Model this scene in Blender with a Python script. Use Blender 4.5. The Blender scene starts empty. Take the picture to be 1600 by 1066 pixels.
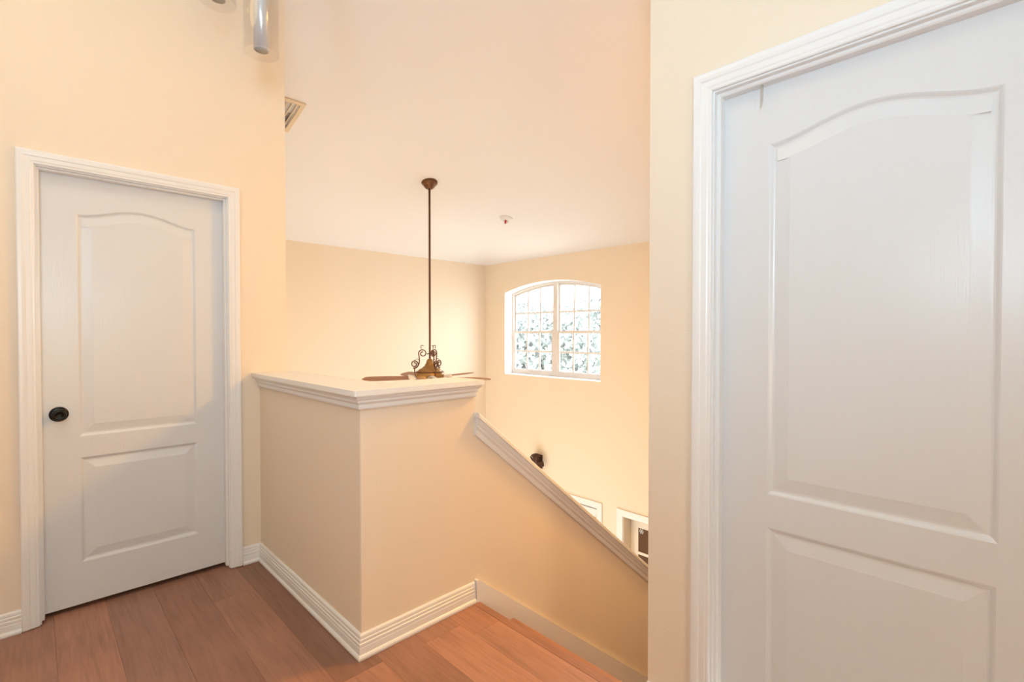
import bpy, bmesh, math, random
from mathutils import Vector, Matrix
from mathutils.geometry import tessellate_polygon
random.seed(7)
S = bpy.context.scene
COL = S.collection

# ------------------------------------------------------------------ camera
CAM_H = 1.31
YAW = 44.5            # degrees from +Y towards +X
PITCH = -0.86
F_PX = 763.0
cam = bpy.data.cameras.new('camera')
cam.sensor_width = 36.0
cam.lens = F_PX * 36.0 / 1600.0
cam.clip_start = 0.02
cam_o = bpy.data.objects.new('camera', cam)
COL.objects.link(cam_o)
cam_o.location = (0, 0, CAM_H)
cam_o.rotation_euler = (math.radians(90 + PITCH), math.radians(0.0), math.radians(-YAW))
S.camera = cam_o

# ------------------------------------------------------------------ world, lamps, exposure
S.view_settings.view_transform = 'Standard'
S.view_settings.look = 'None'
S.view_settings.gamma = 1.0
S.view_settings.use_curve_mapping = False
S.view_settings.exposure = -0.12

world = bpy.data.worlds.new('sky'); S.world = world
world.use_nodes = True
bg = world.node_tree.nodes['Background']
bg.inputs['Color'].default_value = (0.82, 0.92, 1.0, 1)
bg.inputs['Strength'].default_value = 12.0

def lamp(name, kind, loc, target, power, color, **kw):
    d = bpy.data.lights.new(name, kind)
    d.energy = power; d.color = color
    for k, v in kw.items(): setattr(d, k, v)
    o = bpy.data.objects.new(name, d); COL.objects.link(o)
    o.location = loc
    o.rotation_euler = (Vector(target) - Vector(loc)).to_track_quat('-Z', 'Y').to_euler()
    return o
# photographer's flash just above the lens, and its second head turned up to bounce off the ceiling
lamp('camera_flash', 'AREA', (-0.04, -0.04, CAM_H + 0.27), (1.1, 2.7, 1.85), 13.5, (0.62, 0.84, 1.0), shape='DISK', size=0.10)
lamp('bounce_flash', 'AREA', (-0.75, -0.55, 1.95), (-0.15, 0.25, 3.6), 56, (0.50, 0.77, 1.0), shape='DISK', size=0.30)
# unseen warm fill added near the hall ceiling, no fixture there
lamp('hall_fill', 'AREA', (-0.30, 1.7, 3.50), (-0.1, 1.7, 0), 18, (1.0, 0.74, 0.42), shape='DISK', size=0.9)
# warm fill added low behind the camera to lift the lower hall
lamp('rear_hall_fill', 'AREA', (-0.2, -1.9, 1.0), (0.5, 1.6, 0.5), 24, (1.0, 0.72, 0.40), shape='DISK', size=0.45)
# invented warm fill, hidden behind the right wall, brightens the stair wall
lamp('stair_fill', 'AREA', (2.9, 1.2, 2.55), (2.7, 1.75, 0.2), 64, (1.0, 0.52, 0.10), shape='DISK', size=0.35)
# warm fill added out of view below the landing, lights the window wall
lamp('foyer_fill', 'AREA', (1.25, 4.6, -1.5), (5.5, 4.4, 0.2), 70, (1.0, 0.75, 0.45), shape='RECTANGLE', size=2.6, size_y=2.0)
# cool fill added on the lower floor, aimed up to brighten the ceiling
lamp('lower_up_fill', 'AREA', (3.2, 4.4, -2.9), (4.2, 4.8, 2.6), 66, (0.72, 0.88, 1.0), shape='RECTANGLE', size=1.6, size_y=2.2)
# the window opening, as a sampling portal for the sky
pt = lamp('window_portal', 'AREA', (5.75, 4.893, 1.38), (0, 4.893, 1.38), 1, (1, 1, 1), shape='RECTANGLE', size=1.95, size_y=1.55)
pt.data.cycles.is_portal = True

# ------------------------------------------------------------------ dimensions (metres)
D = 3.03              # wall with the left door (plane y = D)
XR = 1.52             # wall with the right door (plane x = XR)
YR = 0.871            # its free end
XF = 5.58             # window wall
YE = 6.33             # back wall of the stairwell
HX, HX2 = 0.935, 1.085  # half wall left leg
HY, HY2 = 1.82, 1.97    # half wall front leg
HE = 1.533            # end of level half wall
CAP = 1.086
ZL = -3.15            # lower floor
RISE, RUN = 0.186, 0.186 / 0.84
NOSE = 1.554
CZ, CS = 2.48, 0.26   # ceiling plate height and slope
XMIN, YMIN = -1.6, -2.3

# ------------------------------------------------------------------ materials
def new_mat(name):
    m = bpy.data.materials.new(name); m.use_nodes = True
    nt = m.node_tree
    return m, nt, nt.nodes['Principled BSDF']

def plain(name, col, rough=0.5, metal=0.0, bump=0.0, scale=200.0, spec=0.5, stretch=None, var=0.0, vscale=3.0):
    m, nt, b = new_mat(name)
    b.inputs['Base Color'].default_value = (*col, 1)
    b.inputs['Roughness'].default_value = rough
    b.inputs['Metallic'].default_value = metal
    b.inputs['Specular IOR Level'].default_value = spec
    tc = nt.nodes.new('ShaderNodeTexCoord')
    if bump > 0:
        n = nt.nodes.new('ShaderNodeTexNoise'); n.inputs['Scale'].default_value = scale
        n.inputs['Detail'].default_value = 3
        if stretch:
            mp = nt.nodes.new('ShaderNodeMapping'); mp.inputs['Scale'].default_value = stretch
            nt.links.new(tc.outputs['Object'], mp.inputs['Vector']); nt.links.new(mp.outputs['Vector'], n.inputs['Vector'])
        else:
            nt.links.new(tc.outputs['Object'], n.inputs['Vector'])
        bp = nt.nodes.new('ShaderNodeBump'); bp.inputs['Strength'].default_value = bump
        bp.inputs['Distance'].default_value = 0.002
        nt.links.new(n.outputs['Fac'], bp.inputs['Height']); nt.links.new(bp.outputs['Normal'], b.inputs['Normal'])
    if var > 0:
        n2 = nt.nodes.new('ShaderNodeTexNoise'); n2.inputs['Scale'].default_value = vscale; n2.inputs['Detail'].default_value = 4
        nt.links.new(tc.outputs['Object'], n2.inputs['Vector'])
        mx = nt.nodes.new('ShaderNodeMix'); mx.data_type = 'RGBA'
        mx.inputs[6].default_value = (*[c * (1 - var) for c in col], 1)
        mx.inputs[7].default_value = (*[min(1, c * (1 + var)) for c in col], 1)
        nt.links.new(n2.outputs['Fac'], mx.inputs[0]); nt.links.new(mx.outputs[2], b.inputs['Base Color'])
    return m

M = {}
M['wall'] = plain('cream_wall_paint', (0.81, 0.70, 0.56), 0.6, bump=0.35, scale=160, spec=0.3)
M['ceiling'] = plain('ceiling_paint', (0.81, 0.785, 0.775), 0.8, bump=0.2, scale=120, spec=0.2)
M['trim'] = plain('white_trim_paint', (0.80, 0.795, 0.785), 0.32)
M['door'] = plain('white_door_paint', (0.69, 0.70, 0.71), 0.3, bump=0.22, scale=1.0, stretch=(420, 420, 14))
M['reveal'] = plain('white_reveal_paint', (0.9, 0.9, 0.9), 0.6)
M['winframe'] = plain('white_window_vinyl', (0.70, 0.655, 0.625), 0.4)
M['bronze'] = plain('oil_rubbed_bronze', (0.16, 0.075, 0.035), 0.42, 0.75)
M['gold'] = plain('antique_gold_bronze', (0.36, 0.21, 0.075), 0.4, 0.75, var=0.5, vscale=30)
M['blade'] = plain('brown_blade_wood', (0.34, 0.165, 0.085), 0.5, bump=0.2, scale=1.0, stretch=(20, 200, 200), var=0.25, vscale=8)
M['blackmetal'] = plain('black_bronze_knob', (0.012, 0.011, 0.009), 0.28, 0.6)
M['chrome'] = plain('satin_silver', (0.66, 0.64, 0.62), 0.3, 0.35)
M['greymetal'] = plain('grey_metal', (0.42, 0.43, 0.44), 0.4, 0.6)
M['diffuser'] = plain('grey_led_diffuser', (0.40, 0.38, 0.33), 0.6)
M['ventpaint'] = plain('beige_vent_enamel', (0.70, 0.58, 0.42), 0.5)
M['dark'] = plain('painted_cavity_shade', (0.06, 0.045, 0.035), 0.9)  # near-black colour stands in for shade in the unlit gaps and backings
M['redglass'] = plain('red_sprinkler_bulb', (0.45, 0.004, 0.006), 0.15)
M['darkbrown'] = plain('dark_brown_pane', (0.13, 0.066, 0.032), 0.55, spec=0.15)
M['lanternwood'] = plain('dark_red_brown_iron', (0.05, 0.014, 0.006), 0.5, 0.2, var=0.4, vscale=40)
M['cream_door'] = plain('cream_interior_door', (0.80, 0.72, 0.60), 0.4)
M['decal'] = plain('white_decal', (0.85, 0.85, 0.85), 0.6)
M['brass'] = plain('brass', (0.55, 0.38, 0.14), 0.35, 0.9)
M['lower_floor'] = plain('lower_floor_tile', (0.62, 0.50, 0.38), 0.4)
M['lawn'] = plain('lawn', (0.50, 0.50, 0.44), 0.9, var=0.3, vscale=1.5)
M['leaf'] = plain('tree_leaf', (0.27, 0.295, 0.275), 0.6, var=0.35, vscale=6)
M['bark'] = plain('bark', (0.12, 0.09, 0.07), 0.9, bump=0.5, scale=40)
M['white_glass'] = plain('frosted_white_glass', (0.85, 0.83, 0.78), 0.25)

# clear thin glass of the pendant shades
def thin_glass(name, col, refl):
    m = bpy.data.materials.new(name); m.use_nodes = True
    nt = m.node_tree; nt.nodes.clear()
    out = nt.nodes.new('ShaderNodeOutputMaterial'); mx = nt.nodes.new('ShaderNodeMixShader')
    tr = nt.nodes.new('ShaderNodeBsdfTransparent'); tr.inputs['Color'].default_value = (*col, 1)
    gl = nt.nodes.new('ShaderNodeBsdfGlossy'); gl.inputs['Roughness'].default_value = 0.02
    fc = nt.nodes.new('ShaderNodeLayerWeight'); fc.inputs['Blend'].default_value = 0.3
    lw = nt.nodes.new('ShaderNodeMath'); lw.operation = 'MULTIPLY_ADD'; lw.inputs[1].default_value = refl; lw.inputs[2].default_value = 0.015
    nt.links.new(fc.outputs['Facing'], lw.inputs[0])
    nt.links.new(lw.outputs[0], mx.inputs[0]); nt.links.new(tr.outputs[0], mx.inputs[1]); nt.links.new(gl.outputs[0], mx.inputs[2])
    nt.links.new(mx.outputs[0], out.inputs[0])
    return m
M['glass'] = thin_glass('clear_glass', (0.968, 0.968, 0.968), 0.07)
# thin window glazing
m = bpy.data.materials.new('window_glazing'); m.use_nodes = True
nt = m.node_tree; nt.nodes.clear()
out = nt.nodes.new('ShaderNodeOutputMaterial'); mixs = nt.nodes.new('ShaderNodeMixShader')
tr = nt.nodes.new('ShaderNodeBsdfTransparent'); gl = nt.nodes.new('ShaderNodeBsdfGlossy'); gl.inputs['Roughness'].default_value = 0.02
mixs.inputs[0].default_value = 0.06
nt.links.new(tr.outputs[0], mixs.inputs[1]); nt.links.new(gl.outputs[0], mixs.inputs[2]); nt.links.new(mixs.outputs[0], out.inputs[0])
M['pane'] = m

# wood planks: object colour gives each board its tone
def wood(name, axis, tint=1.18):
    m, nt, b = new_mat(name)
    tc = nt.nodes.new('ShaderNodeTexCoord'); mp = nt.nodes.new('ShaderNodeMapping')
    oi = nt.nodes.new('ShaderNodeObjectInfo')
    sc = {'y': (26, 1.6, 26), 'x': (1.6, 26, 26)}[axis]
    mp.inputs['Scale'].default_value = sc
    comb = nt.nodes.new('ShaderNodeVectorMath'); comb.operation = 'MULTIPLY_ADD'
    nt.links.new(oi.outputs['Random'], comb.inputs[0]); comb.inputs[1].default_value = (37, 53, 11)
    nt.links.new(tc.outputs['Object'], comb.inputs[2])
    nt.links.new(comb.outputs[0], mp.inputs['Vector'])
    n1 = nt.nodes.new('ShaderNodeTexNoise'); n1.inputs['Scale'].default_value = 1.0; n1.inputs['Detail'].default_value = 6
    n1.inputs['Roughness'].default_value = 0.62; n1.inputs['Distortion'].default_value = 0.6
    nt.links.new(mp.outputs['Vector'], n1.inputs['Vector'])
    n2 = nt.nodes.new('ShaderNodeTexNoise'); n2.inputs['Scale'].default_value = 4.2; n2.inputs['Detail'].default_value = 8
    nt.links.new(mp.outputs['Vector'], n2.inputs['Vector'])
    n3 = nt.nodes.new('ShaderNodeTexNoise'); n3.inputs['Scale'].default_value = 3.0; n3.inputs['Detail'].default_value = 2
    nt.links.new(comb.outputs[0], n3.inputs['Vector'])
    ramp = nt.nodes.new('ShaderNodeValToRGB')
    e = ramp.color_ramp.elements
    e[0].position = 0.30; e[0].color = (0.20 * tint, 0.098 * tint, 0.062 * tint, 1)
    e[1].position = 0.72; e[1].color = (0.41 * tint, 0.205 * tint, 0.135 * tint, 1)
    k = e.new(0.5); k.color = (0.32 * tint, 0.155 * tint, 0.10 * tint, 1)
    add = nt.nodes.new('ShaderNodeMath'); add.operation = 'MULTIPLY_ADD'; add.inputs[1].default_value = 0.35
    nt.links.new(n2.outputs['Fac'], add.inputs[0]); 
    mul = nt.nodes.new('ShaderNodeMath'); mul.operation = 'MULTIPLY'; mul.inputs[1].default_value = 0.4
    nt.links.new(n1.outputs['Fac'], mul.inputs[0]); nt.links.new(mul.outputs[0], add.inputs[2])
    add2 = nt.nodes.new('ShaderNodeMath'); add2.operation = 'MULTIPLY_ADD'; add2.inputs[1].default_value = 0.25
    nt.links.new(n3.outputs['Fac'], add2.inputs[0]); nt.links.new(add.outputs[0], add2.inputs[2])
    nt.links.new(add2.outputs[0], ramp.inputs['Fac'])
    mx = nt.nodes.new('ShaderNodeMix'); mx.data_type = 'RGBA'; mx.blend_type = 'MULTIPLY'; mx.inputs[0].default_value = 1.0
    nt.links.new(ramp.outputs['Color'], mx.inputs[6]); nt.links.new(oi.outputs['Color'], mx.inputs[7])
    nt.links.new(mx.outputs[2], b.inputs['Base Color'])
    b.inputs['Roughness'].default_value = 0.42
    bp = nt.nodes.new('ShaderNodeBump'); bp.inputs['Strength'].default_value = 0.15; bp.inputs['Distance'].default_value = 0.001
    nt.links.new(n2.outputs['Fac'], bp.inputs['Height']); nt.links.new(bp.outputs['Normal'], b.inputs['Normal'])
    return m
M['plank'] = wood('wood_plank_floor', 'y')

# ------------------------------------------------------------------ mesh helpers
class MB:
    def __init__(s): s.v = []; s.f = []; s.smooth = []
    def add(s, verts, faces, smooth=False):
        o = len(s.v); s.v += [tuple(v) for v in verts]
        s.f += [tuple(i + o for i in f) for f in faces]; s.smooth += [smooth] * len(faces)
        return s
    def box(s, x0, x1, y0, y1, z0, z1):
        return s.add([(x0,y0,z0),(x1,y0,z0),(x1,y1,z0),(x0,y1,z0),(x0,y0,z1),(x1,y0,z1),(x1,y1,z1),(x0,y1,z1)],
                     [(3,2,1,0),(4,5,6,7),(0,1,5,4),(1,2,6,5),(2,3,7,6),(3,0,4,7)])
    def prism(s, poly, holes, w0, w1, mp, sides_only=False):
        """2D polygon with holes extruded from w0 to w1; mp(u, v, w) gives the 3D point"""
        loops = [poly] + list(holes)
        if not sides_only:
            tri = tessellate_polygon([[Vector((p[0], p[1], 0)) for p in l] for l in loops])
            flat = [p for l in loops for p in l]
            s.add([mp(p[0], p[1], w0) for p in flat], [tuple(t) for t in tri])
            s.add([mp(p[0], p[1], w1) for p in flat], [tuple(reversed(t)) for t in tri])
        for l in loops:
            n = len(l)
            vs = [mp(p[0], p[1], w0) for p in l] + [mp(p[0], p[1], w1) for p in l]
            s.add(vs, [(i, (i + 1) % n, n + (i + 1) % n, n + i) for i in range(n)])
        return s
    def sweep(s, path, prof, mp, closed=False, side=1, caps=True):
        """profile (offset, height) swept with mitred corners along a 2D path"""
        n = len(path); P = [Vector(p[:2]) for p in path]; rings = []
        for i in range(n):
            dn = []
            if closed or i > 0: dn.append((P[i] - P[i - 1]).normalized())
            if closed or i < n - 1: dn.append((P[(i + 1) % n] - P[i]).normalized())
            ns = [Vector((-d.y, d.x)) * side for d in dn]
            if len(ns) == 1: mit = ns[0]
            else:
                mm = ns[0] + ns[1]; mit = mm * (2 / mm.length_squared)
            rings.append([mp(P[i].x + mit.x * a, P[i].y + mit.y * a, h) for a, h in prof])
        k = len(prof); vs = [v for r in rings for v in r]; fs = []
        for i in range(n if closed else n - 1):
            j = (i + 1) % n
            for q in range(k):
                fs.append((i * k + q, j * k + q, j * k + (q + 1) % k, i * k + (q + 1) % k))
        if not closed and caps:
            fs.append(tuple(range(k))); fs.append(tuple((n - 1) * k + q for q in reversed(range(k))))
        return s.add(vs, fs)
    def lathe(s, prof, seg=32, mp=None, smooth=True):
        mp = mp or (lambda x, y, z: (x, y, z)); vs = []; fs = []
        for r, z in prof:
            for k in range(seg):
                a = 2 * math.pi * k / seg; vs.append(mp(r * math.cos(a), r * math.sin(a), z))
        for i in range(len(prof) - 1):
            for k in range(seg):
                fs.append((i * seg + k, i * seg + (k + 1) % seg, (i + 1) * seg + (k + 1) % seg, (i + 1) * seg + k))
        return s.add(vs, fs, smooth)
    def tube(s, pts, rad, seg=8):
        pts = [Vector(p) for p in pts]; n = len(pts); vs = []; fs = []
        up = Vector((0.13, 0.31, 0.94)).normalized()
        for i, p in enumerate(pts):
            t = (pts[min(i + 1, n - 1)] - pts[max(i - 1, 0)]).normalized()
            a = t.cross(up); 
            if a.length < 1e-4: a = t.cross(Vector((1, 0, 0)))
            a.normalize(); bb = t.cross(a)
            r = rad(i / (n - 1)) if callable(rad) else rad
            for k in range(seg):
                g = 2 * math.pi * k / seg; vs.append(p + a * (r * math.cos(g)) + bb * (r * math.sin(g)))
        for i in range(n - 1):
            for k in range(seg):
                fs.append((i * seg + k, i * seg + (k + 1) % seg, (i + 1) * seg + (k + 1) % seg, (i + 1) * seg + k))
        fs.append(tuple(range(seg))); fs.append(tuple((n - 1) * seg + k for k in reversed(range(seg))))
        return s.add(vs, fs, True)
    def mesh(s, name):
        me = bpy.data.meshes.new(name); me.from_pydata(s.v, [], s.f); me.update()
        bm = bmesh.new(); bm.from_mesh(me); bmesh.ops.recalc_face_normals(bm, faces=bm.faces)
        bm.to_mesh(me); bm.free()
        me.polygons.foreach_set('use_smooth', s.smooth); me.update()
        return me
    def build(s, name, mat, parent=None, bevel=0.0):
        me = s.mesh(name)
        if mat: me.materials.append(M[mat])
        o = bpy.data.objects.new(name, me); COL.objects.link(o)
        if parent: o.parent = parent
        if bevel:
            md = o.modifiers.new('bevel', 'BEVEL'); md.width = bevel; md.segments = 2; md.limit_method = 'ANGLE'
        return o

def local(o, loc):
    """put the object's origin at loc without moving its mesh in the world"""
    o.data.transform(Matrix.Translation(-Vector(loc))); o.location = loc
    return o
def struct(o, label=None):
    o['kind'] = 'structure'
    if label: o['label'] = label
    return o
def tag(o, label, cat, group=None):
    o['label'] = label; o['category'] = cat
    if group: o['group'] = group
    return o
def empty(name, loc=(0, 0, 0), rz=0):
    o = bpy.data.objects.new(name, None); COL.objects.link(o); o.location = loc; o.rotation_euler = (0, 0, rz)
    o.empty_display_size = 0.1
    return o
XZ = lambda u, v, w: (u, w, v)          # u = x, v = z, w = y
YZ = lambda u, v, w: (w, u, v)          # u = y, v = z, w = x
XY = lambda u, v, w: (u, v, w)
def rect(u0, u1, v0, v1): return [(u0, v0), (u1, v0), (u1, v1), (u0, v1)]

# ------------------------------------------------------------------ shell
TOP = 3.9
# left wall with the door opening
J0, J1, JT = 0.018, 0.771, 2.055
b = MB()
b.prism([(XMIN - .1, -.3), (J0 - .012, -.3), (J0 - .012, JT + .012), (J1 + .012, JT + .012), (J1 + .012, -.3), (HX2, -.3), (HX2, TOP), (XMIN - .1, TOP)], [], D, D + .13, XZ)
struct(b.build('wall_left', 'wall'), 'pale peach wall holding the door with the black knob')
b = MB(); b.box(J0 - .3, HX2 - .01, D + .14, D + .2, -.3, TOP)
struct(b.build('wall_dark_backing', 'dark'))  # dark sheet added so the gap under the door stays black
# return of that wall along the stairwell
b = MB(); b.box(HX2 - .13, HX2, D + .13, YE + .1, ZL - .2, TOP)
b.box(HX2 - .13, HX2, HY2, D + .13, ZL - .2, -.3)
struct(b.build('wall_stairwell_side', 'wall'))
# back wall of the stairwell
b = MB(); b.box(HX2 - .13, XF + .3, YE, YE + .15, ZL - .2, TOP)
struct(b.build('wall_back', 'wall'), 'cream back wall of the stairwell behind the fan')
# window wall with arched opening and two doorways
WY0, WY1, WZ0, WZ1, WRISE = 3.936, 5.85, 0.642, 1.982, 0.135
def arch(y0, y1, z0, z1, rise, n=24):
    half = (y1 - y0) / 2; r = (half * half + rise * rise) / (2 * rise); cy = (y0 + y1) / 2; cz = z1 + rise - r
    pts = [(y0, z0), (y1, z0)]; a = math.asin(half / r)
    for i in range(n + 1):
        t = a - 2 * a * i / n; pts.append((cy + r * math.sin(t), cz + r * math.cos(t)))
    return pts
def arch_z(y, y0, y1, z1, rise):
    half = (y1 - y0) / 2; r = (half * half + rise * rise) / (2 * rise); cy = (y0 + y1) / 2
    return z1 + rise - r + math.sqrt(max(0, r * r - (y - cy) ** 2))
DA = (3.985, 4.745)      # lower closed door, y range of opening
DB = (2.72, 3.573)       # lower doorway with the glazed leaf
LT = -1.115              # lower opening top
outer = [(0.4, ZL - .2), (DB[0], ZL - .2), (DB[0], LT), (DB[1], LT), (DB[1], ZL - .2), (DA[0], ZL - .2), (DA[0], LT), (DA[1], LT), (DA[1], ZL - .2), (YE + .1, ZL - .2), (YE + .1, TOP), (0.4, TOP)]
b = MB(); b.prism(outer, [arch(WY0, WY1, WZ0, WZ1, WRISE)], XF, XF + .24, YZ)
struct(b.build('wall_window', 'wall'), 'cream stairwell wall with the arched window')
b = MB(); b.box(XF + .26, XF + .3, 2.3, 5.1, ZL - .2, LT + .2)
struct(b.build('wall_lower_rooms', 'dark'))
# right wall with its door opening
K0, K1, KT = -0.125, 0.648, 2.058
b = MB()
b.prism([(YMIN - .1, -.3), (K0 - .012, -.3), (K0 - .012, KT + .012), (K1 + .012, KT + .012), (K1 + .012, -.3), (YR, -.3), (YR, TOP), (YMIN - .1, TOP)], [], XR, XR + .13, YZ)
struct(b.build('wall_right', 'wall', bevel=0.004), 'pale wall strip beside the near white door')
b = MB(); b.box(XR + .14, XR + .2, YMIN, YR - .02, -.3, TOP)
struct(b.build('wall_room_right', 'dark'))
b = MB(); b.box(XR + .13, XF + .3, YR - .13, YR, ZL - .2, TOP); b.box(XR, XR + .13, YR - .13, YR, ZL - .2, -.3)
struct(b.build('wall_stair_right', 'wall'))
# hall behind the camera
b = MB(); b.box(XMIN - .12, XMIN, YMIN - .1, D + .15, -.3, TOP); struct(b.build('wall_hall_side', 'wall'))
b = MB(); b.box(XMIN - .12, XR + .2, YMIN - .12, YMIN, -.3, TOP); struct(b.build('wall_hall_rear', 'wall'))
# ceiling: hipped over the stairwell, level over the hall
ZM = 3.56; t = (ZM - CZ) / CS; x0, y0 = XF - t, YE - t
xa, ya = XMIN - .15, YMIN - .15
xo, yo, zo = XF + .25, YE + .25, CZ - .25 * CS
def ceil_z(x, y):
    a_, b_ = CZ + CS * (XF - x), CZ + CS * (YE - y)
    q = min(1.0, max(0.0, min(XF - x, YE - y) / 1.8)); k = 0.22 * q * q * (3 - 2 * q) + 1e-6   # the hip is rounded over, fading into the corner
    h = max(k - abs(a_ - b_), 0) / k
    return min(ZM, min(a_, b_) - h * h * k / 4)
b = MB(); n = 88
gx = [xa + (XF - xa) * i / n for i in range(n + 1)] + [xo]; gy = [ya + (YE - ya) * i / n for i in range(n + 1)] + [yo]
m_ = n + 2
b.add([(x, y, ceil_z(x, y)) for y in gy for x in gx], [(j * m_ + i, j * m_ + i + 1, (j + 1) * m_ + i + 1, (j + 1) * m_ + i) for j in range(n + 1) for i in range(n + 1)], True)
b.add([(xa, ya, TOP + .05), (xo, ya, TOP + .05), (xo, yo, TOP + .05), (xa, yo, TOP + .05)], [(0, 1, 2, 3)])
struct(b.build('ceiling', 'ceiling'), 'peach-white sloped ceiling over hall and stairwell')

# half wall and sloped stair wall (one flat face), plus the left leg
SL = 0.8
RZ = 0.868            # underside of sloped cap at HE
xe = HE + (RZ - (ZL + .6)) / SL
b = MB(); b.prism([(HE, ZL - .2), (xe, ZL - .2), (xe, ZL + .6), (HE, RZ)], [], HY, HY2, XZ)
struct(b.build('wall_stair', 'wall'), 'cream wall sloping down along the stairs')
b = MB(); c = .004
b.prism([(HX, D + .01), (HX, HY + c), (HX + .3 * c, HY + .3 * c), (HX + c, HY), (HE, HY), (HE, HY2), (HX2, HY2), (HX2, D + .01)], [], -.3, CAP - .03, XY)
struct(b.build('wall_half', 'wall'), 'cream half wall wrapping the landing corner under the white cap')

# ------------------------------------------------------------------ floor
b = MB(); b.box(XMIN - .1, 1.5, YMIN - .1, HY + .05, -.3, -.0085); b.box(XMIN - .1, HX2 - .02, HY + .05, D + .14, -.3, -.0085)
b.box(1.5, NOSE - .03, YR, HY + .05, -.3, -.0285)
floor = struct(b.build('floor', 'dark'), 'reddish brown wood plank floor of the landing')
PW = 0.186
cache = {}
rows = []
x = 0.801
while x > XMIN: x -= PW
dark_spec = {0.801: [(1.36, 0.63)]}
while x < 1.508:
    xa_, xb_ = max(x, XMIN), min(x + PW, 1.508)
    yend = HY + .01 if xa_ > HX + .03 else D + .12
    off = random.uniform(-1.2, 0)
    if abs(x - 0.801) < .01: off = -0.84
    y = YMIN + off
    while y < yend:
        ya_, yb_ = max(y, YMIN), min(y + 1.22, yend)
        if yb_ - ya_ > .02:
            g = .0002
            L, W = yb_ - ya_ - 2 * g, xb_ - xa_ - 2 * g
            key = (round(L, 3), round(W, 3))
            if key not in cache:
                mb = MB(); c = .0006
                hx, hy = W / 2, L / 2
                mb.add([(-hx, -hy, -.008), (hx, -hy, -.008), (hx, hy, -.008), (-hx, hy, -.008),
                        (-hx, -hy, -c), (hx, -hy, -c), (hx, hy, -c), (-hx, hy, -c),
                        (-hx + c, -hy + c, 0), (hx - c, -hy + c, 0), (hx - c, hy - c, 0), (-hx + c, hy - c, 0)],
                       [(3, 2, 1, 0), (0, 1, 5, 4), (1, 2, 6, 5), (2, 3, 7, 6), (3, 0, 4, 7), (4, 5, 9, 8), (5, 6, 10, 9), (6, 7, 11, 10), (7, 4, 8, 11), (8, 9, 10, 11)])
                me = mb.mesh('plank'); me.materials.append(M['plank']); cache[key] = me
            p = bpy.data.objects.new('plank', cache[key]); COL.objects.link(p); p.parent = floor
            p.location = ((xa_ + xb_) / 2, (ya_ + yb_) / 2, 0)
            tone = random.uniform(.86, 1.12); wr = random.uniform(.97, 1.03)
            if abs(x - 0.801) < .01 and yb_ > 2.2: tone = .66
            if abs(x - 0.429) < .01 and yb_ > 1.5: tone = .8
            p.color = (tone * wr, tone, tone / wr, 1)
        y += 1.22
    x += PW
# landing nosing
b = MB(); pr = [(1.5095, 0.0), (NOSE - .008, 0.0), (NOSE - .002, -.004), (NOSE, -.012), (NOSE - .003, -.021), (NOSE - .01, -.025), (1.5095, -.025)]
b.prism(pr, [], YR + .002, HY - .002, lambda u, v, w: (u, w, v))
o = b.build('nosing', 'plank', floor); o.color = (.85, .82, .8, 1)
# flush end of the floor: riser below the nosing is part of the stairs

# staircase
st = empty('staircase', (NOSE, (YR + HY) / 2, 0)); tag(st, 'brown wooden staircase going down between cream walls', 'stairs')
tread_me = MB(); ty0, ty1 = YR + .003, HY - .021
tp = [(-RUN - .02, 0), (-.008, 0), (-.002, -.004), (0, -.012), (-.003, -.021), (-.01, -.028), (-RUN - .02, -.028)]
tread_me.prism(tp, [], ty0 - (YR + HY) / 2, ty1 - (YR + HY) / 2, lambda u, v, w: (u, w, v))
tread_me = tread_me.mesh('tread'); tread_me.materials.append(M['plank'])
riser_me = MB(); riser_me.box(-.015, 0, ty0 - (YR + HY) / 2, ty1 - (YR + HY) / 2, -RISE + .001, -.0285)
riser_me = riser_me.mesh('riser'); riser_me.materials.append(M['plank'])
for k in range(0, 17):
    xk = .233 + (k - 1) * RUN; zk = -.175 - (k - 1) * RISE
    if k == 0: xk = zk = 0
    if k:
        o = bpy.data.objects.new('tread', tread_me); COL.objects.link(o); o.parent = st
        o.location = (xk, 0, zk); tn = random.uniform(.85, 1.05); o.color = (tn, tn, tn, 1)
    o = bpy.data.objects.new('riser', riser_me); COL.objects.link(o); o.parent = st
    o.location = (xk - .02, 0, zk); o.color = (.9, .88, .86, 1)
# skirt board on the stair wall
b = MB(); xs = 1.531
b.prism([(xs, -.03), (xs, .108), (xs + .012, .108), (xe + .3, .108 - SL * (xe + .3 - xs - .012)), (xe + .3, -.6 - SL * (xe + .3 - xs))], [], HY - .02, HY + .001, XZ)
struct(b.build('trim_1', 'trim', bevel=0.003), 'flat white skirt board sloping down beside the stairs')

# lower floor
b = MB(); b.box(HX2 - .2, XF + .4, YR - .2, YE + .2, ZL - .15, ZL); struct(b.build('floor_lower', 'lower_floor'))

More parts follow.
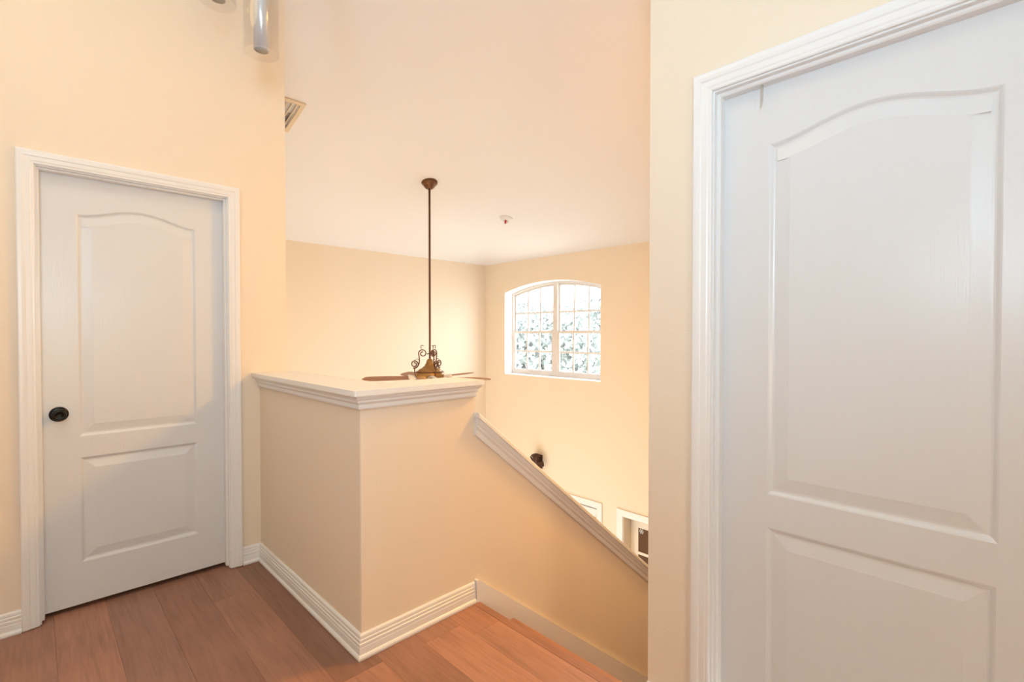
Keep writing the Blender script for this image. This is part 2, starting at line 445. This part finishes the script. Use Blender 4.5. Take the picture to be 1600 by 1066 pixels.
# ------------------------------------------------------------------ baseboards
BB = [(0, 0.0005), (.021, 0.0005), (.0225, .005), (.0225, .012), (.019, .0185), (.0145, .021), (.0145, .047), (.0125, .050), (.0145, .053), (.0145, .063), (.011, .066), (.0125, .070), (.0125, .078), (.009, .081), (.0105, .085), (.0095, .094), (.005, .0995), (0, .1)]
b = MB(); b.sweep([(HX - .0, D), (HX, HY), (HE - .006, HY)], BB, XY, side=-1)
struct(b.build('baseboard_half_wall', 'trim'), 'white grooved baseboard wrapping the half wall corner')
b = MB(); b.sweep([(0.8355, D), (HX, D)], BB, XY, side=-1)
struct(b.build('baseboard_left', 'trim'), 'short white baseboard between left door casing and half wall')
b = MB(); b.sweep([(XMIN, D), (-.046, D)], BB, XY, side=-1)
struct(b.build('baseboard_hall', 'trim'), 'white baseboard at the far left of the left door')
b = MB(); b.sweep([(XR, YR), (XR, .733)], BB, XY, side=-1)
struct(b.build('baseboard_right', 'trim'))

# ------------------------------------------------------------------ caps of the half wall
OV = .045
cap = empty('trim_2', (HX, HY, CAP)); struct(cap, 'white cap shelf on top of the level half wall')
b = MB(); e = OV; z0, z1 = CAP - .022, CAP
poly = [(HX - e, D), (HX - e, HY - e), (HE + .028, HY - e), (HE + .028, HY2 + e), (HX2 + e, HY2 + e), (HX2 + e, D)]
b.prism(poly, [], z0, z1, XY)
o = b.build('cap_board', 'trim', None, bevel=.006); local(o, (HX, HY, CAP)); o.parent = cap; o.location = (0, 0, 0)
MP = [(0, CAP - .081), (.010, CAP - .081), (.013, CAP - .074), (.013, CAP - .060), (.016, CAP - .057), (.022, CAP - .050), (.022, CAP - .042), (.026, CAP - .039), (.033, CAP - .028), (.033, CAP - .021), (0, CAP - .021)]
b = MB(); hend = HE - .012
b.sweep([(HX, D), (HX, HY), (hend, HY), (hend, HY2), (HX2, HY2), (HX2, D)], MP, XY, side=-1)
o = b.build('moulding', 'trim'); local(o, (HX, HY, CAP)); o.parent = cap; o.location = (0, 0, 0)
# sloped cap
sc = empty('trim_3', (HE, HY, RZ)); struct(sc, 'white sloping cap rail running down the stair wall')
def slope_part(name, prof, xstart, xend, bev=0):
    mb = MB(); zt = lambda x: RZ - SL * (x - HE)
    n = len(prof)
    vs = [(xstart, p[0], zt(xstart) + p[1]) for p in prof] + [(xend, p[0], zt(xend) + p[1]) for p in prof]
    fs = [(i, (i + 1) % n, n + (i + 1) % n, n + i) for i in range(n)] + [tuple(range(n)), tuple(reversed(range(n, 2 * n)))]
    mb.add(vs, fs); o = mb.build(name, 'trim', bevel=bev); local(o, (HE, HY, RZ)); o.parent = sc; o.location = (0, 0, 0)
    return o
T = .058
slope_part('cap_board', [(HY - .04, T - .024), (HY - .04, T - .005), (HY - .035, T), (HY2 + .035, T), (HY2 + .04, T - .005), (HY2 + .04, T - .024)], HE - .004, xe, 0)
for sgn, yb in ((-1, HY), (1, HY2)):
    pr = [(0, -.052), (.009, -.052), (.012, -.042), (.012, -.022), (.015, -.018), (.021, -.010), (.021, .004), (.025, .008), (.030, .024), (.030, T - .023), (0, T - .023)]
    slope_part('moulding', [(yb + sgn * a, h) for a, h in pr], HE + .001, xe)

# ------------------------------------------------------------------ panelled doors
def offset_loop(loop, d):
    n = len(loop); out = []
    for i in range(n):
        p0, p1, p2 = Vector(loop[i - 1]), Vector(loop[i]), Vector(loop[(i + 1) % n])
        a = (p1 - p0).normalized(); c = (p2 - p1).normalized()
        na, nc = Vector((-a.y, a.x)), Vector((-c.y, c.x))
        mm = na + nc; out.append(tuple(p1 + mm * (2 / mm.length_squared) * d))
    return out
def panel_loop(u0, u1, v0, v1, rise=0, n=28):
    pts = [(u0, v0), (u1, v0)]
    if rise == 0: return pts + [(u1, v1), (u0, v1)]
    for i in range(n + 1):
        t = i / n; k = math.sin(math.pi * t) ** 2
        k = k * (1.15 - .15 * k)
        pts.append((u1 + (u0 - u1) * t, v1 + rise * k))
    return pts
def door_slab(parent, loc, u0, u1, v0, v1, panels, mp, depth):
    """slab front lies at w = 0, positive w points to the viewer"""
    loops = [panel_loop(*p) for p in panels]
    b = MB(); b.prism(rect(u0, u1, v0, v1), loops, 0, -depth, mp)
    s = b.build('slab', 'door', parent)
    for lp in loops:
        steps = [(0, 0), (.004, -.002), (.010, -.0065), (.014, -.0078), (.019, -.0078), (.024, -.0070), (.052, -.0022), (.055, -.0015)]
        b = MB(); rings = [[mp(p[0], p[1], w) for p in offset_loop(lp, d)] for d, w in steps]
        n = len(lp); vs = [v for r in rings for v in r]; fs = []
        for i in range(len(steps) - 1):
            for k in range(n): fs.append((i * n + k, i * n + (k + 1) % n, (i + 1) * n + (k + 1) % n, (i + 1) * n + k))
        fs.append(tuple((len(steps) - 1) * n + k for k in range(n)))
        b.add(vs, fs); b.build('panel', 'door', s)
    return s
CP = [(0, 0), (0, .009), (.004, .0115), (.010, .0115), (.014, .0135), (.030, .0145), (.034, .017), (.044, .0185), (.054, .0185), (.058, .0165), (.059, .012), (.059, 0)]
def door_frame(parent, u0, u1, top, mp, wall_d=.13, stop_at=-.05, casing_right=True, z0=.004):
    """jamb faces at u0, u1, top; w = 0 is the wall face"""
    r = .005
    b = MB(); b.sweep([(u0 - r, z0), (u0 - r, top + r), (u1 + r, top + r), (u1 + r, z0)], CP, mp, side=1)
    b.build('casing', 'trim', parent)
    b = MB(); b.sweep([(u0, z0), (u0, top), (u1, top), (u1, z0)], [(0, -wall_d + .01), (0, .0), (.011, .0), (.011, -wall_d + .01)], mp, side=1)
    b.build('jamb', 'trim', parent)
    b = MB(); b.sweep([(u0, z0 + .008), (u0, top), (u1, top), (u1, z0 + .008)], [(0, stop_at), (0, stop_at + .032), (-.007, stop_at + .032), (-.0105, stop_at + .028), (-.0105, stop_at)], mp, side=1)
    b.build('stop', 'trim', parent)
# left door
d1 = empty('door_1', (0, D, 0)); struct(d1, 'white two-panel arched door with a round black knob')
m1 = lambda u, v, w: (u, -w, v)          # local to d1: viewer side is -y
door_frame(d1, J0, J1, JT, m1)
sl = door_slab(d1, None, J0 + .003, J1 - .003, .024, JT - .004, [(.155, .632, .822, 1.872, .048), (.158, .634, .222, .722)], lambda u, v, w: m1(u, v, w - .0505), .036)
b = MB(); kx, kz = .0845, .937
mk = lambda x, y, z: m1(kx + x, kz + y, z - .0505)
b.lathe([(.0, .001), (.034, .001), (.0345, .004), (.033, .007), (.026, .0095), (.014, .011), (.0, .011)], 40, mk)
kn = b.build('knob', 'blackmetal', sl)
b = MB(); b.lathe([(.0, .010), (.011, .010), (.0105, .022), (.013, .028), (.022, .034), (.0262, .042), (.026, .050), (.022, .056), (.016, .0585), (.0155, .0572), (.009, .0595), (.0085, .0582), (.003, .060), (.0, .060)], 40, mk)
b.build('knob_ball', 'blackmetal', kn)
# right door
d2 = empty('door_2', (XR, 0, 0)); struct(d2, 'large bright white two-panel door in the right foreground')
m2 = lambda u, v, w: (-w, u, v)
door_frame(d2, K0, K1, KT, m2)
sl2 = door_slab(d2, None, K0 + .003, K1 - .003, .024, KT - .004, [(.012, .505, .828, 1.874, .048), (.014, .505, .222, .728)], lambda u, v, w: m2(u, v, w - .0505), .036)
# small grey strip hanging over the door's top edge
b = MB(); hy = .520
pts = [(XR + .030, hy, 2.052), (XR + .030, hy, 2.02), (XR + .031, hy + .0008, 1.998), (XR + .029, hy + .0022, 1.985)]
def strip(pts, w, t):
    mb = MB(); n = len(pts); vs = []
    for i, p in enumerate(pts):
        for dy, dx in ((-w, -t), (w, -t), (w, t), (-w, t)): vs.append((p[0] + dx, p[1] + dy, p[2]))
    fs = [(0, 1, 2, 3), tuple((n - 1) * 4 + k for k in (3, 2, 1, 0))]
    for i in range(n - 1):
        for k in range(4): fs.append((i * 4 + k, i * 4 + (k + 1) % 4, (i + 1) * 4 + (k + 1) % 4, (i + 1) * 4 + k))
    return mb.add(vs, fs)
o = strip(pts, .0027, .0009).build('door_hook', 'greymetal')
tag(local(o, (XR + .03, hy, 1.985)), 'thin grey hook strip hanging from the top edge of the right door', 'hook')

# ------------------------------------------------------------------ arched window
wn = empty('window_1', (XF + .2, (WY0 + WY1) / 2, WZ0)); struct(wn, 'arched white double window with small panes, glaring with daylight')
def wpart(mb, name, mat, parent=wn, bev=0):
    o = mb.build(name, mat, bevel=bev); local(o, (XF + .2, (WY0 + WY1) / 2, WZ0)); o.location = (0, 0, 0); o.parent = parent; return o
# white reveal lining
b = MB(); a1 = arch(WY0, WY1, WZ0, WZ1, WRISE); a2 = arch(WY0 + .006, WY1 - .006, WZ0 + .008, WZ1 - .004, WRISE)
b.prism(a1, [a2], XF - .001, XF + .24, YZ); wpart(b, 'reveal', 'reveal')
fr0, fr1 = XF + .165, XF + .225
fa = arch(WY0 + .006, WY1 - .006, WZ0 + .008, WZ1 - .004, WRISE)
fi = arch(WY0 + .045, WY1 - .045, WZ0 + .045, WZ1 - .028, WRISE * .96)
b = MB(); b.prism(fa, [fi], fr0, fr1, YZ); wpart(b, 'frame', 'winframe', bev=.003)
cy = (WY0 + WY1) / 2
az = lambda y: arch_z(y, WY0 + .045, WY1 - .045, WZ1 - .028, WRISE * .96)
b = MB(); b.box(fr0 - .004, fr1, cy - .042, cy + .042, WZ0 + .01, az(cy) + .01); wpart(b, 'mullion', 'winframe', bev=.004)
zmid = 1.335
for (ya, yb) in ((WY0 + .045, cy - .042), (cy + .042, WY1 - .045)):
    # lower sash (inner plane), upper sash (outer plane)
    for nm, z0, z1, x0, x1 in (('lower_sash', WZ0 + .045, zmid + .02, fr0 + .004, fr0 + .03), ('upper_sash', zmid - .02, None, fr0 + .03, fr1 - .006)):
        s = .034
        if z1 is not None:
            o_l = rect(ya, yb, z0, z1); i_l = rect(ya + s, yb - s, z0 + s + .012, z1 - s)
            ztop = lambda y, z1=z1: z1 - s
        else:
            def top_arc(a_, b_, dz): return [(b_ + (a_ - b_) * i / 12, az(b_ + (a_ - b_) * i / 12) - dz) for i in range(13)]
            o_l = [(ya, z0), (yb, z0)] + top_arc(ya, yb, 0); i_l = [(ya + s, z0 + s), (yb - s, z0 + s)] + top_arc(ya + s, yb - s, s)
            ztop = lambda y: az(y) - s
        b = MB(); b.prism(o_l, [i_l], x0, x1, YZ); sash = wpart(b, nm, 'winframe')
        zb = z0 + s + (.012 if z1 is not None else 0)
        xm = (x0 + x1) / 2; ys = [ya + s + (yb - ya - 2 * s) * k / 3 for k in range(4)]
        zrow = zb + (zmid + .31 - zb if z1 is None else (z1 - s - zb) * .5)
        for k in (1, 2):
            b = MB(); b.box(xm - .006, xm + .006, ys[k] - .013, ys[k] + .013, zb, ztop(ys[k])); wpart(b, 'muntin', 'winframe', sash)
        b = MB(); b.box(xm - .0055, xm + .0055, ya + s, yb - s, zrow - .013, zrow + .013); wpart(b, 'muntin', 'winframe', sash)
        for k in range(3):
            b = MB(); b.box(xm - .002, xm + .002, ys[k] + .004, ys[k + 1] - .004, zb, zrow); wpart(b, 'pane', 'pane', sash)
            b = MB()
            if z1 is not None: b.box(xm - .002, xm + .002, ys[k] + .004, ys[k + 1] - .004, zrow, z1 - s)
            else:
                yy = [ys[k] + .004 + (ys[k + 1] - ys[k] - .008) * i / 5 for i in range(6)]
                b.prism([(yy[0], zrow), (yy[-1], zrow)] + [(y, ztop(y)) for y in reversed(yy)], [], xm - .002, xm + .002, YZ)
            wpart(b, 'pane', 'pane', sash)

# ------------------------------------------------------------------ lower doors on the window wall
def lower_door(name, y0, y1, label):
    d = empty(name, (XF, y0, ZL)); struct(d, label)
    mp = lambda u, v, w: (-w, u - y0, v - ZL)
    b = MB(); prof = [(0, 0), (0, .013), (.02, .016), (.07, .02), (.085, .02), (.085, 0)]
    b.sweep([(y0, ZL), (y0, LT), (y1, LT), (y1, ZL)], prof, mp, side=1); b.build('casing', 'trim', d)
    b = MB(); b.sweep([(y0, ZL), (y0, LT), (y1, LT), (y1, ZL)], [(-.0005, -.235), (-.0005, 0), (-.012, 0), (-.012, -.235)], mp, side=1)
    b.build('jamb', 'cream_door', d)
    return d, mp
d3, m3 = lower_door('door_3', DA[0], DA[1], 'white lower door seen just above the sloping rail, dark slit on top')
b = MB(); b.prism(rect(DA[0] + .014, DA[1] - .014, ZL + .01, LT - .034), [], -.02, -.055, m3); s3 = b.build('slab', 'trim', d3)
b = MB(); b.box(-.012, .004, .03, .055, 1.80, 1.90); b.build('hinge', 'brass', s3)
d4, m4 = lower_door('door_4', DB[0], DB[1], 'lower doorway with cream door leaf of dark panes')
u0, u1 = DB[0] + .014, DB[1] - .016
pz = [(-1.60, -1.28), (-1.955, -1.635), (-2.31, -1.99), (-2.665, -2.345)]
py = [(u1 - .115 - .235, u1 - .115), (u1 - .115 - .505, u1 - .115 - .27)]
holes = [rect(a, b_, z0, z1) for (z0, z1) in pz for (a, b_) in py]
b = MB(); b.prism(rect(u0, u1, ZL + .01, LT - .016), holes, -.165, -.205, m4); s4 = b.build('leaf', 'cream_door', d4)
for (z0, z1) in pz:
    for (a, b_) in py:
        b = MB(); b.prism(rect(a, b_, z0, z1), [], -.18, -.19, m4); pn = b.build('pane', 'darkbrown', s4)
        if z0 == -1.60 and b_ == u1 - .115:
            b = MB(); cyy, czz = b_ - .04, z1 - .045
            for k in range(3):
                a_ = math.pi * k / 3
                du, dv = math.cos(a_), math.sin(a_)
                b.prism([(cyy + du * .033 - dv * .0035, czz + dv * .033 + du * .0035), (cyy - du * .033 - dv * .0035, czz - dv * .033 + du * .0035), (cyy - du * .033 + dv * .0035, czz - dv * .033 - du * .0035), (cyy + du * .033 + dv * .0035, czz + dv * .033 - du * .0035)], [], -.1795, -.178, m4)
                for sg in (-1, 1):
                    for rot in (-.8, .8):
                        bx_, by_ = cyy + sg * du * .021, czz + sg * dv * .021
                        eu, ev = math.cos(a_ + rot) * sg, math.sin(a_ + rot) * sg
                        b.prism([(bx_ - ev * .0025, by_ + eu * .0025), (bx_ + ev * .0025, by_ - eu * .0025), (bx_ + eu * .014 + ev * .0025, by_ + ev * .014 - eu * .0025), (bx_ + eu * .014 - ev * .0025, by_ + ev * .014 + eu * .0025)], [], -.1795, -.178, m4)
            b.build('snowflake_decal', 'decal', pn)

# ------------------------------------------------------------------ ceiling fan
FX, FY = 3.11, 4.45
fz = ceil_z(FX, FY)
fan = empty('ceiling_fan', (FX, FY, fz)); tag(fan, 'bronze ceiling fan on a long thin downrod with scrolled ironwork', 'ceiling fan')
BLZ = 0.828 - fz          # blade plane, relative to canopy
b = MB(); b.lathe([(0, .03), (.086, .03), (.087, -.012), (.083, -.024), (.068, -.036), (.063, -.040), (.058, -.052), (.046, -.060), (.044, -.068), (.030, -.076), (.016, -.078), (0, -.078)], 36); b.build('canopy', 'bronze', fan)
b = MB(); b.lathe([(0, -.06), (.0115, -.06), (.0115, BLZ + .20), (.016, BLZ + .195), (.016, BLZ + .13), (0, BLZ + .13)], 16); b.build('downrod', 'bronze', fan)
b = MB(); b.lathe([(0, BLZ + .208)] + [(r, BLZ + h) for r, h in ((.018, .207), (.030, .198), (.038, .178), (.041, .162), (.040, .156), (.050, .152), (.054, .144), (.053, .138), (.062, .128), (.078, .112), (.102, .098), (.120, .090), (.127, .080), (.128, .074), (.146, .068), (.155, .058), (.159, .040), (.156, .018), (.146, .0), (.138, -.008), (.10, -.03))] + [(0, BLZ - .03)], 40); mot = b.build('motor_housing', 'gold', fan)
b = MB(); b.lathe([(.1435, BLZ + .072), (.154, BLZ + .066), (.157, BLZ + .058), (.152, BLZ + .052), (.1435, BLZ + .056)], 40); b.build('band', 'bronze', mot)
# scroll brackets, five around the rod
def scroll_pts(c, r0, r1, a0, a1, n=22):
    return [(c[0] + (r0 + (r1 - r0) * i / n) * math.cos(a0 + (a1 - a0) * i / n), c[1] + (r0 + (r1 - r0) * i / n) * math.sin(a0 + (a1 - a0) * i / n)) for i in range(n + 1)]
def scroll_bracket(ang):
    out = []
    def P(r, h): return (r * math.cos(ang), r * math.sin(ang), BLZ + h)
    mb = MB()
    # lower volute: outward curl standing on the housing
    low = scroll_pts((.168, .148), .014, .046, math.radians(60 - 360), math.radians(290), 34)
    # rises to the upper volute near the rod
    mid = [(.150, .112 - .013), (.128, .118), (.112, .150), (.104, .190), (.108, .230)]
    lowp = [P(*p) for p in low]
    mb.tube(lowp, .0068, 7)
    s_curve = []
    ctrl = [low[-1], (.148 - .035, .110), (.106, .165), (.116, .215), (.122, .262)]
    for i in range(25):
        t = i / 24; pts = [Vector(c) for c in ctrl]
        while len(pts) > 1: pts = [pts[j].lerp(pts[j + 1], t) for j in range(len(pts) - 1)]
        s_curve.append(pts[0])
    mb.tube([P(p.x, p.y) for p in s_curve], .0068, 7)
    up = scroll_pts((.078, .265), .046, .016, math.radians(176 - 180), math.radians(176 - 180 + 470), 34)
    mb.tube([P(*p) for p in up], .0062, 7)
    tip = scroll_pts((.082, .338), .020, .014, math.radians(-70), math.radians(150), 12)
    mb.tube([P(*p) for p in tip], .0042, 6)
    leg = [(.168, .100), (.166, .06), (.158, .02), (.150, -.015)]
    mb.tube([P(*p) for p in leg], .0062, 7)
    tw = [(.112, .19), (.135, .205), (.158, .200), (.166, .186)]
    mb.tube([P(*p) for p in tw], lambda t: .0036 * (1 - .6 * t), 6)
    br = [(.032, .262), (.012, .262)]
    mb.tube([P(*p) for p in br], .006, 7)
    return mb
cr = math.radians(-44.5)   # camera right axis direction = rotate x by -YAW
RIGHT = math.atan2(math.sin(math.radians(-YAW)), math.cos(math.radians(-YAW)))
for k in range(3):
    scroll_bracket(RIGHT + math.radians(181 + 120 * k)).build('scroll', 'bronze', fan)
# blades
for k in range(5):
    a = RIGHT + math.radians(-18 + 72 * k)
    ca, sa = math.cos(a), math.sin(a); pitch = math.radians(-13)
    def place(r, s, h):
        y = s * math.cos(pitch) - h * math.sin(pitch); z = s * math.sin(pitch) + h * math.cos(pitch)
        return (r * ca - y * sa, r * sa + y * ca, BLZ + z)
    outl = [(.22, -.050), (.30, -.062), (.48, -.072), (.62, -.070), (.675, -.058), (.695, -.030), (.715, 0), (.695, .030), (.675, .058), (.62, .070), (.48, .072), (.30, .062), (.22, .050)]
    b = MB(); b.prism(outl, [], 0, .007, place); bl = b.build('blade', 'blade', fan)
    b = MB(); b.prism([(.12, -.018), (.19, -.014), (.235, -.034), (.30, -.026), (.33, 0), (.30, .026), (.235, .034), (.19, .014), (.12, .018)], [], -.008, -.0005, place)
    b.build('blade_iron', 'bronze', bl)
# white glass shades of its light kit peeking out under the motor
b = MB(); b.lathe([(0, BLZ - .03), (.09, BLZ - .03), (.085, BLZ - .06), (.07, BLZ - .075), (0, BLZ - .075)], 30); b.build('light_fitter', 'bronze', fan)
for k in range(4):
    a = RIGHT + math.radians(-75 + 90 * k); c = Vector((.125 * math.cos(a), .125 * math.sin(a), BLZ - .012))
    tilt = Matrix.Rotation(a, 3, 'Z') @ Matrix.Rotation(math.radians(98), 3, 'Y')
    b = MB(); b.lathe([(.018, 0), (.024, .01), (.045, .04), (.058, .075), (.066, .105), (.063, .105), (.055, .075), (.042, .042), (.02, .013)], 28, lambda x, y, z: tuple(c + tilt @ Vector((x, y, z))))
    b.build('glass_shade', 'white_glass', fan)

# ------------------------------------------------------------------ sprinkler head
SX, SY = 4.365, 4.548
nrm = Vector((CS, 0, 1)).normalized() if (XF - SX) < (YE - SY) else Vector((0, CS, 1)).normalized()
sp = empty('sprinkler_head', (SX, SY, ceil_z(SX, SY)))
sp.rotation_euler = Vector((0, 0, 1)).rotation_difference(nrm).to_euler()
tag(sp, 'small round white ceiling sprinkler with a red bulb', 'sprinkler')
b = MB(); b.lathe([(0, .002), (.084, .002), (.086, -.010), (.080, -.016), (.066, -.012), (.062, -.030), (.052, -.042), (.040, -.040), (.034, -.010), (0, -.010)], 36); b.build('escutcheon', 'trim', sp)
b = MB(); b.lathe([(0, -.008), (.006, -.016), (.012, -.040), (.0135, -.062), (.009, -.078), (0, -.082)], 16); b.build('bulb', 'redglass', sp)
b = MB(); b.tube([(-.020, 0, -.02), (-.018, 0, -.06), (0, 0, -.086)], .0024, 6); b.tube([(.020, 0, -.02), (.018, 0, -.06), (0, 0, -.086)], .0024, 6); b.lathe([(0, -.084), (.012, -.084), (.012, -.087), (0, -.087)], 16)
b.build('frame_arms', 'trim', sp)

# ------------------------------------------------------------------ ceiling air register
VX, VY = 1.554, 3.885
vr = empty('ceiling_register', (VX, VY, ceil_z(VX, VY))); vr.rotation_euler = (-math.atan(CS), 0, 0)
tag(vr, 'beige louvred air register on the ceiling at the wall edge', 'air vent')
b = MB(); W, L = .32, .40
b.prism([(-W, 0), (0, 0), (0, L), (-W, L)], [[(-W + .032, .032), (-.032, .032), (-.032, L - .032), (-W + .032, L - .032)]], -.012, .002, XY); b.build('frame', 'ventpaint', vr, bevel=.002)
b = MB(); b.box(-W + .01, -.01, .01, L - .01, .0, .004); b.build('backing', 'dark', vr)
for k in range(7):
    xx = -W + .052 + k * .0355
    b = MB(); b.add([(xx + .006, .032, -.002), (xx - .006, .032, -.012), (xx - .0075, .032, -.0105), (xx + .0045, .032, -.0005), (xx + .006, L - .032, -.002), (xx - .006, L - .032, -.012), (xx - .0075, L - .032, -.0105), (xx + .0045, L - .032, -.0005)],
                      [(0, 1, 2, 3), (7, 6, 5, 4), (0, 1, 5, 4), (1, 2, 6, 5), (2, 3, 7, 6), (3, 0, 4, 7)]); b.build('slat', 'ventpaint', vr)

# ------------------------------------------------------------------ glass cylinder pendant cluster
PX, PY = .58, 1.88
ch = empty('pendant_light', (PX, PY, ZM)); tag(ch, 'clear glass cylinder pendant cluster with chrome tubes, top of photo', 'pendant light')
b = MB(); b.lathe([(0, 0.0), (.20, 0.0), (.20, -.03), (.19, -.038), (0, -.038)], 40); b.build('canopy', 'chrome', ch)
for (x, y, z) in ((.592, 1.872, 2.305), (.470, 1.93, 2.455), (.680, 1.80, 2.545)):
    lx, ly, lz = x - PX, y - PY, z - ZM
    T3 = lambda a, c, d: (a + lx, c + ly, d + lz)
    R = .0575; H = .36
    b = MB(); b.lathe([(R, 0), (R, H), (.02, H), (.02, H - .003), (R - .003, H - .003), (R - .003, 0), (R, 0)], 44, T3); g = b.build('glass_shade', 'glass', ch)
    b = MB(); b.lathe([(0, H + .02), (.025, H + .02), (.025, .012), (.022, .012), (.0, .012)], 28, T3, smooth=True); tb = b.build('tube', 'chrome', ch)
    b = MB(); b.lathe([(0, .0119), (.0215, .0119), (.0215, .010), (0, .010)], 28, T3); b.build('diffuser', 'diffuser', tb)
    b = MB(); b.tube([T3(0, 0, H + .02), T3(0, 0, -lz - .036)], .002, 6); b.build('cord', 'greymetal', ch)

# ------------------------------------------------------------------ wall lantern below the window
LX, LY, LZ = XF, 5.045, -.605
ln = empty('wall_lantern', (LX, LY, LZ)); tag(ln, 'dark brown wall lantern showing above the sloping stair rail', 'wall lamp')
b = MB(); b.box(-.02, 0, -.04, .04, -.16, .05); b.build('backplate', 'lanternwood', ln, bevel=.004)
b = MB(); b.lathe([(0, .085), (.03, .083), (.072, .062), (.082, .045), (.070, .040), (.05, .038), (0, .038)], 6, lambda x, y, z: (x - .11, y, z), smooth=False); b.build('roof', 'lanternwood', ln)
b = MB(); b.lathe([(0, .04), (.05, .04), (.056, -.02), (.048, -.10), (.03, -.14), (0, -.14)], 6, lambda x, y, z: (x - .11, y, z), smooth=False); b.build('cage', 'lanternwood', ln)
b = MB(); b.prism([(-.152, -.085), (-.05, -.105), (-.04, -.035), (-.138, -.012)], [], -.13, -.09, lambda u, v, w: (w, u, v)); b.build('arm', 'lanternwood', ln, bevel=.004)
b = MB(); b.prism([(.045, -.075), (.118, .012), (.112, .022), (.045, -.03)], [], -.12, -.10, lambda u, v, w: (w, u, v)); b.build('arm', 'lanternwood', ln)

# ------------------------------------------------------------------ outdoors through the window
b = MB(); b.box(XF + .4, 60, -30, 50, ZL - .4, ZL - .3); struct(b.build('ground_outside', 'lawn'))
for (tx, ty, tz, rad, n, lab) in ((12.0, 11.5, .1, 3.0, 12000, 'pale leafy tree outside behind the left window sashes'), (19.0, 13.0, .6, 3.4, 12000, 'pale leafy tree outside behind the right window sashes')):
    tr = empty('garden_tree', (tx, ty, ZL - .3)); tag(tr, lab, 'tree', 'trees outside the window')
    b = MB(); b.tube([(0, 0, 0), (.1, .05, 1.5), (0, .1, 3.0), (.1, 0, 4.2)], lambda t: .2 * (1 - .6 * t), 10); b.build('trunk', 'bark', tr)
    b = MB()
    for i in range(n):
        d = Vector((random.gauss(0, 1), random.gauss(0, 1), random.gauss(0, 1))).normalized() * rad * random.random() ** .45
        d.z *= .8; c = d + Vector((0, 0, tz - ZL + .3))
        q = Vector((random.gauss(0, 1), random.gauss(0, 1), random.gauss(0, 1))).normalized(); r_ = q.orthogonal().normalized()
        s_ = random.uniform(.09, .16); q2 = q.cross(r_)
        b.add([c - r_ * s_, c + q2 * s_ * .5, c + r_ * s_, c - q2 * s_ * .5], [(0, 1, 2, 3)])
    f = b.build('foliage', 'leaf', tr); f['kind'] = 'stuff'
